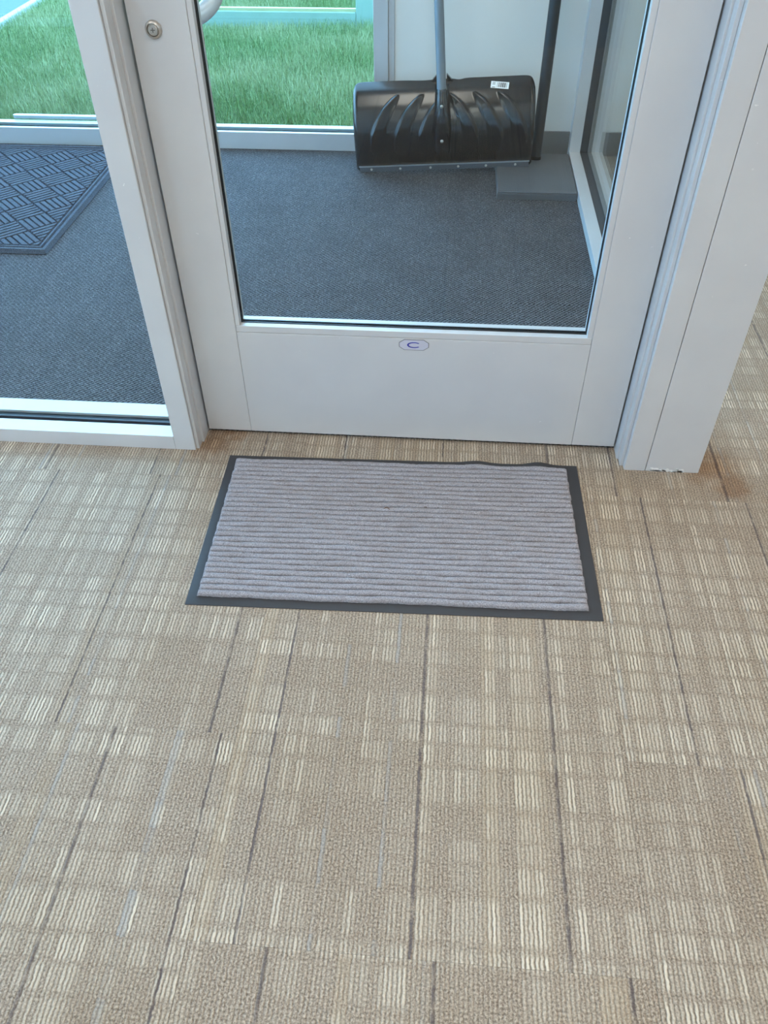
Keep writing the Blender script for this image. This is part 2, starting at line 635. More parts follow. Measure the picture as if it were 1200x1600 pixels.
# vestibule floor: dark walk-off carpet tiles
vfl = box('floor_vestibule', VX0, 0.985, 0.010, 1.90, -0.0059, -0.0050, 'slab')
tag(vfl, 'vestibule floor covered in charcoal walk-off carpet', 'floor', kind='structure')
bm = bmesh.new()
add_box(bm, 0.0003, T - 0.0003, 0.0003, T - 0.0003, 0, 0.005)
wt = bpy.data.meshes.new('walkoff_tile')
bm.to_mesh(wt)
bm.free()
wt.materials.append(M['walkoff'])
for ci in range(-5, 3):
    for ri in range(0, 4):
        tx, ty = 0.13 + ci * T, 0.633 - T + ri * T - 0.0
        if ri == 0:
            pass
        x0, x1, y0, y1 = max(tx, VX0), min(tx + T, 0.985), max(ty, 0.01), min(ty + T, 1.9)
        if x1 - x0 < 0.01 or y1 - y0 < 0.01:
            continue
        full = abs((x1 - x0) - T) < 1e-6 and abs((y1 - y0) - T) < 1e-6
        if full:
            me = wt
        else:
            bm = bmesh.new()
            add_box(bm, x0 - tx + 0.0003, x1 - tx - 0.0003, y0 - ty + 0.0003, y1 - ty - 0.0003, 0, 0.005)
            me = bpy.data.meshes.new('walkoff_tile')
            bm.to_mesh(me)
            bm.free()
            me.materials.append(M['walkoff'])
        o = bpy.data.objects.new('walkoff_tile', me)
        link(o, vfl)
        o.location = Vector((tx, ty, -0.005)) - vfl.location
        o['turn'] = 1.0 if (ci + ri) % 2 else 1.0
# strip in front of the first row
for ci in range(-5, 3):
    tx = 0.13 + ci * T
    x0, x1 = max(tx, VX0), min(tx + T, 0.985)
    if x1 - x0 < 0.01:
        continue
    bm = bmesh.new()
    add_box(bm, x0 - tx + 0.0003, x1 - tx - 0.0003, 0.0, 0.0133, 0, 0.005)
    me = bpy.data.meshes.new('walkoff_tile')
    bm.to_mesh(me)
    bm.free()
    me.materials.append(M['walkoff'])
    o = bpy.data.objects.new('walkoff_tile', me)
    link(o, vfl)
    o.location = Vector((tx, 0.010, -0.005)) - vfl.location
    o['turn'] = -1.0

ceil = empty('ceiling', (0, 0, H))
box('ceiling_panel', X0 - 0.2, X1 + 0.2, YB - 0.2, 0.05, H, H + 0.12, 'ceiling', ceil)
box('ceiling_panel', VX0 - 0.1, X1 + 0.2, 0.05, 1.95, H, H + 0.12, 'ceiling', ceil)
tag(ceil, 'plain white ceiling over lobby and vestibule', 'ceiling', kind='structure')

# exterior wall right of the glazing (white, behind the shovel) and its grey base
o = box('wall_back', 0.302, X1 + 0.2, YW, 1.95, -0.3, H, 'wall')
tag(o, 'off-white painted wall behind the snow shovel', 'wall', kind='structure')
o = box('baseboard_back', 0.302, 0.958, YW - 0.006, YW, 0.0, 0.086, 'base', bevel=0.0015)
tag(o, 'grey rubber baseboard behind the shovel inside the vestibule', 'baseboard', kind='structure')
o = box('baseboard_right', 1.072, X1, YW - 0.006, YW, 0.0, 0.086, 'base', bevel=0.0015)
tag(o, 'grey rubber baseboard beyond the vestibule side glass', 'baseboard', kind='structure')
o = box('wall_right', X1, X1 + 0.2, YB, 1.95, -0.3, H, 'wall')
tag(o, 'off-white lobby wall on the far right', 'wall', kind='structure')
# lobby left wall with a wide window band, back wall with windows
def window_wall(name, label, axis, pos, a0, a1, sill, head, openings, thick=0.2):
    w = empty(name, (0, 0, 0), label, 'wall', kind='structure')
    def bx(n, u0, u1, z0, z1):
        if axis == 'x':
            box(n, pos - thick, pos, u0, u1, z0, z1, 'wall', w)
        else:
            box(n, u0, u1, pos - thick, pos, z0, z1, 'wall', w)
    bx('wall_panel', a0, a1, -0.3, sill)
    bx('wall_panel', a0, a1, head, H)
    cur = a0
    for (u0, u1) in openings:
        bx('wall_panel', cur, u0, sill, head)
        cur = u1
    bx('wall_panel', cur, a1, sill, head)
    return w


window_wall('wall_left', 'off-white lobby wall with tall windows on the far left', 'x', X0, YB, 0.05, 0.25, 2.5, [(-3.2, -1.8), (-1.6, -0.2)])
window_wall('wall_rear', 'off-white lobby wall with windows behind the viewer', 'y', YB, X0 - 0.2, X1 + 0.2, 0.9, 2.4, [(-3.6, -2.6)])


def framed_pane(n, label, axis, pos, u0, u1, z0, z1):
    """a simple framed window in one of the lobby walls"""
    w = empty('window_%d' % n, (0, 0, 0), label, 'window', kind='structure')
    f = 0.05
    def bx(nm, a0, a1, b0, b1, mat, d=0.05):
        if axis == 'x':
            box(nm, pos - 0.1 - d, pos - 0.1 + d, a0, a1, b0, b1, mat, w)
        else:
            box(nm, a0, a1, pos - 0.1 - d, pos - 0.1 + d, b0, b1, mat, w)
    bx('frame_rail', u0, u1, z0, z0 + f, 'frame')
    bx('frame_rail', u0, u1, z1 - f, z1, 'frame')
    bx('frame_stile', u0, u0 + f, z0 + f, z1 - f, 'frame')
    bx('frame_stile', u1 - f, u1, z0 + f, z1 - f, 'frame')
    bx('pane', u0 + f, u1 - f, z0 + f, z1 - f, 'glass', 0.003)


framed_pane(4, 'lobby side window nearest the vestibule', 'x', X0, -1.6, -0.2, 0.25, 2.5)
framed_pane(5, 'lobby side window farther from the vestibule', 'x', X0, -3.2, -1.8, 0.25, 2.5)
framed_pane(6, 'window in the lobby wall behind the viewer', 'y', YB, -3.6, -2.6, 0.9, 2.4)

# ------------------------------------------------------------------ front partition: sidelights (window_1)
w1 = empty('window_1', (-0.5, 0, 0), 'fixed glass sidelight in a pale aluminium frame left of the door', 'window', kind='structure')


def sidelight(root, xa, xb, zt):
    """glazing between xa and xb with beads, gaskets and one pane; frame faces FR_Y0..FR_Y1"""
    rail_h = 0.036
    bx = lambda n, a, b, c, d, e, f_, m_, bv=0.0008: box(n, a, b, c, d, e, f_, m_, root, bv)
    bx('bottom_rail', xa, xb, FR_Y0, -0.027, 0.0, rail_h, 'frame')
    bx('bottom_rail', xa, xb, 0.005, FR_Y1, 0.0, rail_h, 'frame')
    bx('glazing_gasket', xa, xb, -0.027, 0.005, 0.0, rail_h - 0.006, 'gasket', 0.0)
    bx('glazing_gasket', xa, xb, -0.020, -0.0152, rail_h - 0.006, rail_h + 0.002, 'gasket_grey', 0.0)
    bx('pane', xa + 0.001, xb - 0.001, -0.0150, -0.0090, rail_h - 0.006, zt, 'glass', 0.0)


sidelight(w1, -1.30, -0.0612, 2.10)
box('mullion', -0.061, -0.0155, FR_Y0, FR_Y1, 0.0, H, 'frame', w1, 0.0012)
box('glazing_gasket', -0.0616, -0.0608, -0.027, 0.005, 0.036, 2.10, 'gasket', w1)
box('mullion', -1.345, -1.30, FR_Y0, FR_Y1, 0.0, H, 'frame', w1, 0.0012)
sidelight(w1, -2.60, -1.346, 2.10)
box('mullion', -2.70, -2.60, FR_Y0, FR_Y1, 0.0, H, 'frame', w1, 0.0012)
box('head_rail', -2.60, -1.346, FR_Y0, FR_Y1, 2.10, 2.16, 'frame', w1, 0.001)
box('head_rail', -1.299, -0.062, FR_Y0, FR_Y1, 2.10, 2.16, 'frame', w1, 0.001)
box('transom_pane', -2.60, -1.346, -0.015, -0.009, 2.16, H, 'glass', w1)
box('transom_pane', -1.299, -0.062, -0.015, -0.009, 2.16, H, 'glass', w1)
# lobby wall left of the partition
o = box('wall_partition', X0, -2.70, -0.05, 0.05, 0.0, H, 'wall')
tag(o, 'off-white wall between lobby and exterior left of the sidelights', 'wall', kind='structure')

# ------------------------------------------------------------------ door frame (trim_1)
tr = empty('trim_1', (0.45, 0, 0), 'pale aluminium door frame with stepped stops around the glass door', 'door frame', kind='structure')
# hinge-side and latch-side jamb stops, stepped as in the photo
box('jamb_stop', -0.0153, -0.0085, -0.060, -0.036, 0.0, 2.14, 'frame', tr, 0.0008)
box('jamb_stop', -0.0153, -0.0035, -0.0355, 0.048, 0.0, 2.14, 'frame', tr, 0.0012)
box('jamb', 0.9290, 0.9735, FR_Y0, FR_Y1, 0.0, H, 'frame', tr, 0.0012)
box('jamb_stop', 0.9215, 0.9288, -0.052, -0.030, 0.0, 2.14, 'frame', tr, 0.0008)
box('jamb_stop', 0.9172, 0.9288, -0.0295, 0.048, 0.0, 2.14, 'frame', tr, 0.0012)
box('header', -0.0150, 0.9285, FR_Y0, FR_Y1, 2.14, 2.20, 'frame', tr, 0.0012)
box('transom_pane', -0.0150, 0.9285, -0.015, -0.009, 2.20, H, 'glass', tr)

# corner post
cp = empty('trim_2', (1.03, 0, 0), 'pale aluminium corner post right of the door with chipped paint at its foot', 'post', kind='structure')
box('post_body', 0.9745, 1.0870, FR_Y0, FR_Y1, 0.0, H, 'frame', cp, 0.0012)
# chipped paint along the foot
bm = bmesh.new()
for k in range(46):
    cx = 0.985 + 0.070 * rng.random() ** 1.0
    cz = 0.0015 + 0.008 * rng.random() ** 2
    r = 0.0012 + 0.0024 * rng.random()
    pts = [(cx + r * 1.7 * math.cos(a) * (0.7 + 0.5 * rng.random()), cz + r * 0.7 * math.sin(a) * (0.7 + 0.5 * rng.random())) for a in np.linspace(0, 2 * math.pi, 8)[:-1]]
    vv = [bm.verts.new((p[0] - 1.03, FR_Y0 - 0.0004, max(p[1], 0.0003))) for p in pts]
    bm.faces.new(vv)
o = from_bm('paint_chip', bm, 'chip', cp)
o['kind'] = 'stuff'

# ------------------------------------------------------------------ vestibule side glazing on the right (window_2)
w2 = empty('window_2', (1.01, 0.9, 0), 'fixed side glass of the vestibule in a pale aluminium frame', 'window', kind='structure')
XA, XB_, XC, XD = 0.958, 0.9985, 1.0265, 1.0685
zr = 0.030
YJ = 1.716
box('bottom_rail', XA, XB_, FR_Y1 + 0.001, YJ, 0.0, zr, 'frame', w2, 0.0008)
box('bottom_rail', XC, XD, FR_Y1 + 0.001, YJ, 0.0, zr, 'frame', w2, 0.0008)
box('glazing_gasket', XB_, XC, FR_Y1 + 0.001, YJ, 0.0, zr - 0.001, 'gasket_grey', w2)
box('jamb', XA, XB_, YJ, YW, 0.0, H, 'frame', w2, 0.0008)
box('jamb', XC, XD, YJ, YW, 0.0, H, 'frame', w2, 0.0008)
box('glazing_gasket', XB_, XC, YJ + 0.001, YW, 0.0, H, 'gasket_grey', w2)
box('jamb', XA + 0.016, XD, FR_Y1 + 0.001, 0.10, zr, H, 'frame', w2, 0.0008)
box('pane', 1.0200, 1.0260, 0.10, YJ + 0.001, zr - 0.001, H - 0.1, 'glass', w2)
box('head_rail', XA, XD, FR_Y1 + 0.001, YJ, H - 0.1, H, 'frame', w2, 0.0008)

# ------------------------------------------------------------------ exterior glazing (window_3)
w3 = empty('window_3', (-0.5, 1.8, 0), 'exterior glazing of the vestibule looking out on the lawn', 'window', kind='structure')
EY = 1.757
def ext_bay(xa, xb):
    box('bottom_rail', xa, xb, EY, EY + 0.015, 0.0, 0.062, 'frame', w3, 0.0008)
    box('glazing_gasket', xa, xb, EY + 0.015, EY + 0.056, 0.0, 0.052, 'gasket', w3)
    box('bottom_rail', xa, xb, EY + 0.056, EY + 0.090, -0.02, 0.062, 'frame', w3, 0.0008)
    box('pane', xa + 0.001, xb - 0.001, EY + 0.032, EY + 0.038, 0.052, 2.4, 'glass_ext', w3)
    box('head_rail', xa, xb, EY, EY + 0.09, 2.4, H, 'frame', w3, 0.0008)


ext_bay(-1.330, 0.226)
box('mullion', 0.227, 0.279, EY, EY + 0.10, 0.0, H, 'frame', w3, 0.0012)
box('corner_trim', 0.280, 0.3015, EY + 0.006, EY + 0.10, 0.0, H, 'frame', w3, 0.0012)
box('mullion', -1.386, -1.331, EY, EY + 0.10, 0.0, H, 'frame', w3, 0.0012)
ext_bay(-2.59, -1.387)
box('mullion', -2.70, -2.591, EY - 0.01, EY + 0.10, 0.0, H, 'frame', w3, 0.0012)
w7 = empty('window_7', (-2.64, 0.9, 0), 'unseen exterior side glazing added at the left end of the vestibule for sky light', 'window', kind='structure')  # unseen glazing, added to bring blue sky light onto the vestibule wall
box('bottom_rail', -2.70, -2.601, FR_Y1 + 0.001, EY - 0.011, 0.0, 0.06, 'frame', w7, 0.001)
box('head_rail', -2.70, -2.601, FR_Y1 + 0.001, EY - 0.011, 2.4, H, 'frame', w7, 0.001)
box('pane', -2.653, -2.647, FR_Y1 + 0.001, EY - 0.011, 0.06, 2.4, 'glass', w7)
# rounded weather bar outside the glass of the left part
bm = bmesh.new()
pts = []
for a in np.linspace(math.pi / 2, 3 * math.pi / 2, 10):
    pts.append((-1.225 + 0.011 * math.cos(a), 0.011 * math.sin(a)))
pts += [(-0.60, -0.011), (-0.60, 0.011)]
extrude_poly(bm, [(p[0] + 0.5, p[1] + 0.068) for p in pts], 0.0625, 0.074)
o = from_bm('weather_bar', bm, 'frame', w3)

# ------------------------------------------------------------------ the glass door (door_1)
d1 = empty('door_1', (0.457, 0.022, 0), 'closed glass door with wide pale aluminium stiles and deep kick rail', 'door', kind='structure')
DT = 0.0445
DB = 0.010
dbx = lambda n, a, b, c, d, e, f_, m_, bv=0.0008: box(n, a, b, c, d, e, f_, m_, d1, bv)
dbx('stile', 0.001, 0.0985, 0.0, DT, DB, 2.13, 'frame', 0.0012)
dbx('stile', 0.8210, 0.9135, 0.0, DT, DB, 2.13, 'frame', 0.0012)
GX0, GX1, GZ = 0.0985, 0.8210, 0.2665
dbx('bottom_rail', 0.0990, 0.8205, 0.0, DT, DB, GZ, 'frame', 0.0008)
dbx('top_rail', 0.0990, 0.8205, 0.0, DT, 2.03, 2.13, 'frame', 0.0008)
BW = 0.0105
# front and back glazing beads, mitred ends butt against one another
for (ya, yb) in ((0.0015, 0.0165), (0.0275, 0.043)):
    dbx('glazing_bead', GX0 + 0.0005, GX1 - 0.0005, ya, yb, GZ + 0.0005, GZ + 0.0145, 'frame')
    dbx('glazing_bead', GX0 + 0.0002, GX0 + BW - 0.001, ya, yb, GZ + 0.0150, 2.0295, 'frame')
    dbx('glazing_bead', GX1 - BW, GX1 - 0.0002, ya, yb, GZ + 0.0150, 2.0295, 'frame')
for (ya, yb) in ((0.0165, 0.0192), (0.0250, 0.0275)):
    dbx('glazing_gasket', GX0 + 0.002, GX1 - 0.002, ya, yb, GZ + 0.002, GZ + 0.0158, 'gasket', 0.0)
    dbx('glazing_gasket', GX0 + 0.002, GX0 + BW + 0.0004, ya, yb, GZ + 0.0158, 2.0295, 'gasket', 0.0)
    dbx('glazing_gasket', GX1 - BW - 0.0012, GX1 - 0.002, ya, yb, GZ + 0.0158, 2.0295, 'gasket', 0.0)
dbx('pane', GX0 + 0.002, GX1 - 0.002, 0.0192, 0.0250, GZ + 0.002, 2.0295, 'glass', 0.0)
# sweep under the door
dbx('door_sweep', 0.004, 0.910, 0.012, 0.030, 0.0010, DB - 0.0003, 'gasket', 0.0)

# lock cylinder
def lathe(bm, prof, seg=32):
    """profile (r, h) turned about -y: h is the height above the face towards the room"""
    rings = []
    for r, h in prof:
        rings.append([bm.verts.new((r * math.cos(2 * math.pi * s / seg), -h, r * math.sin(2 * math.pi * s / seg))) for s in range(seg)])
    for k in range(len(rings) - 1):
        for s in range(seg):
            bm.faces.new((rings[k][s], rings[k + 1][s], rings[k + 1][(s + 1) % seg], rings[k][(s + 1) % seg]))
    bm.faces.new(rings[-1][::-1])
    return bm


lc = Vector((0.0405, 0.0, 0.815)) - d1.location
bm = lathe(bmesh.new(), [(0.0135, 0.0), (0.0135, 0.002), (0.0122, 0.0052), (0.0098, 0.0062), (0.0088, 0.0046), (0.0086, 0.0030)])
o = smooth_by_angle(from_bm('lock_cylinder', bm, 'steel', d1), 40)
o.location = lc
o['label'] = 'round brushed steel lock cylinder'
bm = lathe(bmesh.new(), [(0.0078, 0.0030), (0.0078, 0.0052), (0.0070, 0.0060)])
o2 = smooth_by_angle(from_bm('lock_core', bm, 'steel', o), 40)
bm = bmesh.new()
add_box(bm, -0.0036, 0.0036, -0.0063, -0.0059, -0.0007, 0.0007)
add_box(bm, -0.0007, 0.0007, -0.00632, -0.00588, -0.0034, 0.0034)
from_bm('cross_slot', bm, 'steel_dark', o)

# pull handle on the far side of the door
bm = bmesh.new()
pth = [(0.066, DT, 0.812), (0.068, DT + 0.012, 0.812)]
for a in np.linspace(0, math.pi / 2, 12):
    pth.append((0.068 + 0.052 * math.sin(a), DT + 0.014 + 0.052 * math.sin(a), 0.812 + 0.040 * (1 - math.cos(a))))
pth += [(0.120, DT + 0.066, 0.90), (0.120, DT + 0.066, 1.06)]
for a in np.linspace(math.pi / 2, 0, 12):
    pth.append((0.068 + 0.052 * math.sin(a), DT + 0.014 + 0.052 * math.sin(a), 1.120 - 0.040 * (1 - math.cos(a))))
pth.append((0.066, DT, 1.120))
add_tube(bm, [Vector(p) - d1.location for p in pth], 0.0140, 24)
o = smooth_by_angle(from_bm('pull_handle', bm, 'pull', d1), 50)
o['label'] = 'curved satin tube pull on the far side of the door'

# maker's badge: cut-corner plate with a blue C
bc = Vector((0.4655, 0.0, 0.2525)) - d1.location


def octagon(w, h, cut):
    return [(-w + cut * 1.4, -h), (w - cut * 1.4, -h), (w, -h + cut), (w, h - cut), (w - cut * 1.4, h), (-w + cut * 1.4, h), (-w, h - cut), (-w, -h + cut)]


def plate(name, pts, y_front, y_back, mat, parent):
    bm = bmesh.new()
    a = [bm.verts.new((p[0], y_front, p[1])) for p in pts]
    b = [bm.verts.new((p[0], y_back, p[1])) for p in pts]
    bm.faces.new(a)
    bm.faces.new(b[::-1])
    n = len(pts)
    for k in range(n):
        bm.faces.new((a[k], b[k], b[(k + 1) % n], a[(k + 1) % n]))
    bmesh.ops.recalc_face_normals(bm, faces=list(bm.faces))
    return from_bm(name, bm, mat, parent)


bd = plate('badge', octagon(0.0305, 0.0125, 0.0075), -0.0007, 0.0, 'label_rim', d1)
bd.location = bc
bd['label'] = 'small octagonal badge with a blue letter C'
plate('badge_face', octagon(0.0293, 0.0113, 0.0070), -0.0011, -0.0006, 'label_face', bd)
bm = bmesh.new()
angs = np.linspace(math.radians(38), math.radians(322), 40)
prev = None
for a in angs:
    ca, sa = math.cos(a), math.sin(a)
    thick = 0.0014 + 0.0008 * abs(math.cos(a * 0.5 + math.pi / 2))
    ro, ri = (0.0140, 0.0068), (0.0140 - thick * 1.5, 0.0068 - thick)
    q = [bm.verts.new((ro[0] * ca, -0.0015, ro[1] * sa)), bm.verts.new((ri[0] * ca, -0.0015, ri[1] * sa)),
         bm.verts.new((ro[0] * ca, -0.0010, ro[1] * sa)), bm.verts.new((ri[0] * ca, -0.0010, ri[1] * sa))]
    if prev:
        bm.faces.new((prev[0], q[0], q[1], prev[1]))
        bm.faces.new((prev[2], q[2], q[0], prev[0]))
        bm.faces.new((prev[1], q[1], q[3], prev[3]))
    prev = q
bmesh.ops.recalc_face_normals(bm, faces=list(bm.faces))
from_bm('badge_letter', bm, 'label_blue', bd)

# ================================================================== OUTDOORS
GZ0 = -0.10
lawn = box('ground_lawn', -14, 14, 1.95, 26, GZ0 - 0.2, GZ0 - 0.004, 'soil')
tag(lawn, 'green lawn ground outside the exterior glazing', 'lawn', kind='structure')
pathw = box('path', -4.2, -2.29, 1.95, 26, GZ0 - 0.15, GZ0 + 0.012, 'path', bevel=0.006)
kb = box('kerb', -2.288, -2.235, 1.95, 26, GZ0 - 0.15, GZ0 + 0.030, 'kerb', bevel=0.006)
tag(kb, 'thin white kerb edging between path and lawn outside', 'kerb', kind='structure')
tag(pathw, 'grey-green concrete path beside the lawn outside', 'path', kind='structure')

NB = 230000
gx = rng.uniform(-2.21, 1.6, NB)
gy = rng.uniform(1.97, 6.3, NB)
keep = ~((gy > 3.985) & (gy < 4.065) & (gx > -1.22) & (gx < 0.035))
gx, gy = gx[keep], gy[keep]
NB = len(gx)
hgt = rng.uniform(0.030, 0.070, NB) * (0.85 + 0.3 * np.sin(gx * 2.1 + 1.3) * np.cos(gy * 1.7))
ang = rng.uniform(0, 2 * np.pi, NB)
lean = rng.uniform(0.0, 0.75, NB) * hgt
la = rng.uniform(0, 2 * np.pi, NB)
wd = rng.uniform(0.0018, 0.0036, NB)
v = np.empty((NB, 3, 3))
v[:, 0] = np.stack([gx - np.cos(ang) * wd, gy - np.sin(ang) * wd, np.full(NB, GZ0 - 0.005)], 1)
v[:, 1] = np.stack([gx + np.cos(ang) * wd, gy + np.sin(ang) * wd, np.full(NB, GZ0 - 0.005)], 1)
v[:, 2] = np.stack([gx + np.cos(la) * lean, gy + np.sin(la) * lean, GZ0 + hgt], 1)
me = bpy.data.meshes.new('grass')
me.vertices.add(NB * 3)
me.vertices.foreach_set('co', v.reshape(-1))
me.loops.add(NB * 3)
me.loops.foreach_set('vertex_index', np.arange(NB * 3, dtype=np.int32))
me.polygons.add(NB)
me.polygons.foreach_set('loop_start', np.arange(0, NB * 3, 3, dtype=np.int32))
me.update(calc_edges=True)
me.materials.append(M['grass'])
go = bpy.data.objects.new('grass', me)
link(go)
tag(go, 'short green grass of the lawn outside the glass', 'grass', kind='stuff')

# pale frame added on the lawn to imitate a reflection in the glass
fr = empty('reflection_frame', (0.0, 4.02, GZ0), 'pale green frame added on the lawn, standing in for a reflection in the exterior glass', 'frame')
box('post', -0.085, 0.018, 4.0, 4.05, GZ0, 0.95, 'reflection_green', fr, 0.004)
box('lower_rail', -1.10, -0.086, 4.0, 4.05, GZ0 + 0.0, GZ0 + 0.085, 'reflection_green', fr, 0.004)
box('edge_strip', -1.10, -0.086, 4.01, 4.04, GZ0 + 0.0855, GZ0 + 0.100, 'yellow_edge', fr)
box('post', -1.20, -1.101, 4.0, 4.05, GZ0, 0.95, 'reflection_green', fr, 0.004)
box('upper_rail', -1.20, 0.018, 4.0, 4.05, 0.951, 1.03, 'reflection_green', fr, 0.004)

# ================================================================== THINGS
# ------------------------------------------------------------------ ribbed door mat in front of the door
MW, MD, MA = 0.7628, 0.4268, 0.02287
mat_o = empty('door_mat', (0.07506, -0.50640, 0.0), 'grey ribbed door mat with black rubber border in front of the door', 'door mat')
mat_o.rotation_euler = (0, 0, MA)


def mat_lift(x, y):
    """the back edge curls up a little in two places"""
    k = max(0.0, (y - (MD - 0.035)) / 0.035)
    return 0.006 * k * (math.exp(-((x - 0.545) / 0.030) ** 2) + 1.3 * math.exp(-((x - 0.680) / 0.026) ** 2))


bm = bmesh.new()
NX, NY = 90, 40
top = {}
for i_ in range(NX + 1):
    for j_ in range(NY + 1):
        x, y = MW * i_ / NX, MD * j_ / NY
        edge = min(x, MW - x, y, MD - y)
        h = 0.0030 - 0.0014 * max(0.0, 1 - edge / 0.006)
        top[i_, j_] = (bm.verts.new((x, y, h + mat_lift(x, y))), bm.verts.new((x, y, 0.0003 + mat_lift(x, y))))
for i_ in range(NX):
    for j_ in range(NY):
        bm.faces.new([top[a][0] for a in ((i_, j_), (i_ + 1, j_), (i_ + 1, j_ + 1), (i_, j_ + 1))])
        bm.faces.new([top[a][1] for a in ((i_, j_ + 1), (i_ + 1, j_ + 1), (i_ + 1, j_), (i_, j_))])
for i_ in range(NX):
    for j_ in (0, NY):
        bm.faces.new((top[i_, j_][1], top[i_ + 1, j_][1], top[i_ + 1, j_][0], top[i_, j_][0]))
for j_ in range(NY):
    for i_ in (0, NX):
        bm.faces.new((top[i_, j_][1], top[i_, j_ + 1][1], top[i_, j_ + 1][0], top[i_, j_][0]))
bmesh.ops.recalc_face_normals(bm, faces=list(bm.faces))
o = smooth_by_angle(from_bm('rubber_border', bm, 'rubber', mat_o), 40)
o['label'] = 'black rubber border'
# ribbed pile
PX0, PX1, PY0, PY1 = 0.0190, MW - 0.0250, 0.0175, MD - 0.0165
NR = 28
SUB = 7
bm = bmesh.new()
NXP = 150
PITCH_ = (PY1 - PY0) / NR
SEC = [(0.085, 0.0), (0.090, 0.55), (0.16, 0.86), (0.30, 0.98), (0.5, 1.0), (0.70, 0.98), (0.84, 0.86), (0.910, 0.55), (0.915, 0.0)]
for r_ in range(NR):
    rows = []
    for i_ in range(NXP + 1):
        x = PX0 + (PX1 - PX0) * i_ / NXP
        yo = 0.0008 * math.sin(x * 19 + r_ * 0.35) + 0.0006 * math.sin(x * 71 + r_ * 2.1) + float(rng.normal(0, 0.00022))
        hs = 1 + 0.06 * math.sin(x * 37 + r_ * 1.7) + float(rng.normal(0, 0.03))
        wv = 1 + float(rng.normal(0, 0.015))
        rows.append([])
        for (f_, h_) in SEC:
            y = PY0 + PITCH_ * (r_ + 0.5 + (f_ - 0.5) * wv) + yo
            xx = x
            hh = h_
            if i_ in (0, NXP):
                xx += (0.0020 * h_ - 0.001 + 0.0008 * math.sin(r_ * 2.3)) * (1 if i_ == 0 else -1)
                hh = h_ * 0.75
            rows[-1].append(bm.verts.new((xx, y, 0.0030 + 0.0085 * hh * hs + mat_lift(x, y))))
    for i_ in range(NXP):
        for k in range(len(SEC) - 1):
            bm.faces.new((rows[i_][k], rows[i_ + 1][k], rows[i_ + 1][k + 1], rows[i_][k + 1]))
    bm.faces.new(rows[0])
    bm.faces.new(rows[-1][::-1])
o = from_bm('ribbed_pile', bm, 'pile', mat_o, True)
o['label'] = 'grey ribbed carpet pile'
# a scrap of lint on the mat
bm = bmesh.new()
add_tube(bm, [(0.352, 0.262, 0.0105), (0.356, 0.266, 0.0112), (0.361, 0.264, 0.0110), (0.364, 0.260, 0.0104)], [0.0009, 0.0013, 0.0012, 0.0006], 8)
from_bm('lint', bm, simple('brown_lint', rgb(110, 84, 66), 0.9), mat_o, True)

# ------------------------------------------------------------------ diagonal-weave entrance mat in the vestibule
WX1, WY0, WW, WD = -0.714, 0.834, 1.22, 0.88
wm = empty('entrance_mat', (WX1 - WW, WY0, 0.0), 'dark blue-grey entrance mat with diagonal basket-weave ridges inside the vestibule', 'mat')
bm = bmesh.new()
add_box(bm, 0, WW, 0, WD, 0.0003, 0.0045)
bmesh.ops.bevel(bm, geom=list(bm.edges), offset=0.002, segments=2, profile=0.5, affect='EDGES')
from_bm('mat_base', bm, 'waterhog', wm)


def frame_ring(name, inset, width, z0, z1):
    bm = bmesh.new()
    a, b = inset, inset + width
    for (q0, q1, q2, q3) in (((a, a), (WW - a, a), (WW - b, b), (b, b)), ((WW - a, a), (WW - a, WD - a), (WW - b, WD - b), (WW - b, b)),
                             ((WW - a, WD - a), (a, WD - a), (b, WD - b), (WW - b, WD - b)), ((a, WD - a), (a, a), (b, b), (b, WD - b))):
        ins = [(q0[0], q0[1]), (q1[0], q1[1]), (q2[0], q2[1]), (q3[0], q3[1])]
        mid_o = [((q0[0] * 0.72 + q3[0] * 0.28), (q0[1] * 0.72 + q3[1] * 0.28)), ((q1[0] * 0.72 + q2[0] * 0.28), (q1[1] * 0.72 + q2[1] * 0.28))]
        mid_i = [((q1[0] * 0.28 + q2[0] * 0.72), (q1[1] * 0.28 + q2[1] * 0.72)), ((q0[0] * 0.28 + q3[0] * 0.72), (q0[1] * 0.28 + q3[1] * 0.72))]
        v0 = [bm.verts.new((*ins[0], z0)), bm.verts.new((*ins[1], z0))]
        v1 = [bm.verts.new((*mid_o[0], z1)), bm.verts.new((*mid_o[1], z1))]
        v2 = [bm.verts.new((*mid_i[1], z1)), bm.verts.new((*mid_i[0], z1))]
        v3 = [bm.verts.new((*ins[3], z0)), bm.verts.new((*ins[2], z0))]
        for p_, q_ in ((v0, v1), (v1, v2), (v2, v3)):
            bm.faces.new((p_[0], p_[1], q_[1], q_[0]))
    bmesh.ops.recalc_face_normals(bm, faces=list(bm.faces))
    return from_bm(name, bm, 'waterhog', wm)


frame_ring('border_ridge', 0.001, 0.021, 0.004, 0.0145)
frame_ring('border_ridge', 0.0235, 0.014, 0.004, 0.0130)


def clip_poly(poly, x0, x1, y0, y1):
    for (ax, val, sgn) in ((0, x0, 1), (0, x1, -1), (1, y0, 1), (1, y1, -1)):
        out = []
        for k in range(len(poly)):
            p, q_ = poly[k], poly[(k + 1) % len(poly)]
            ip, iq = (p[ax] - val) * sgn >= 0, (q_[ax] - val) * sgn >= 0
            if ip:
                out.append(p)
            if ip != iq:
                s = (val - p[ax]) / (q_[ax] - p[ax])
                out.append((p[0] + (q_[0] - p[0]) * s, p[1] + (q_[1] - p[1]) * s))
        poly = out
        if len(poly) < 3:
            return []
    return poly


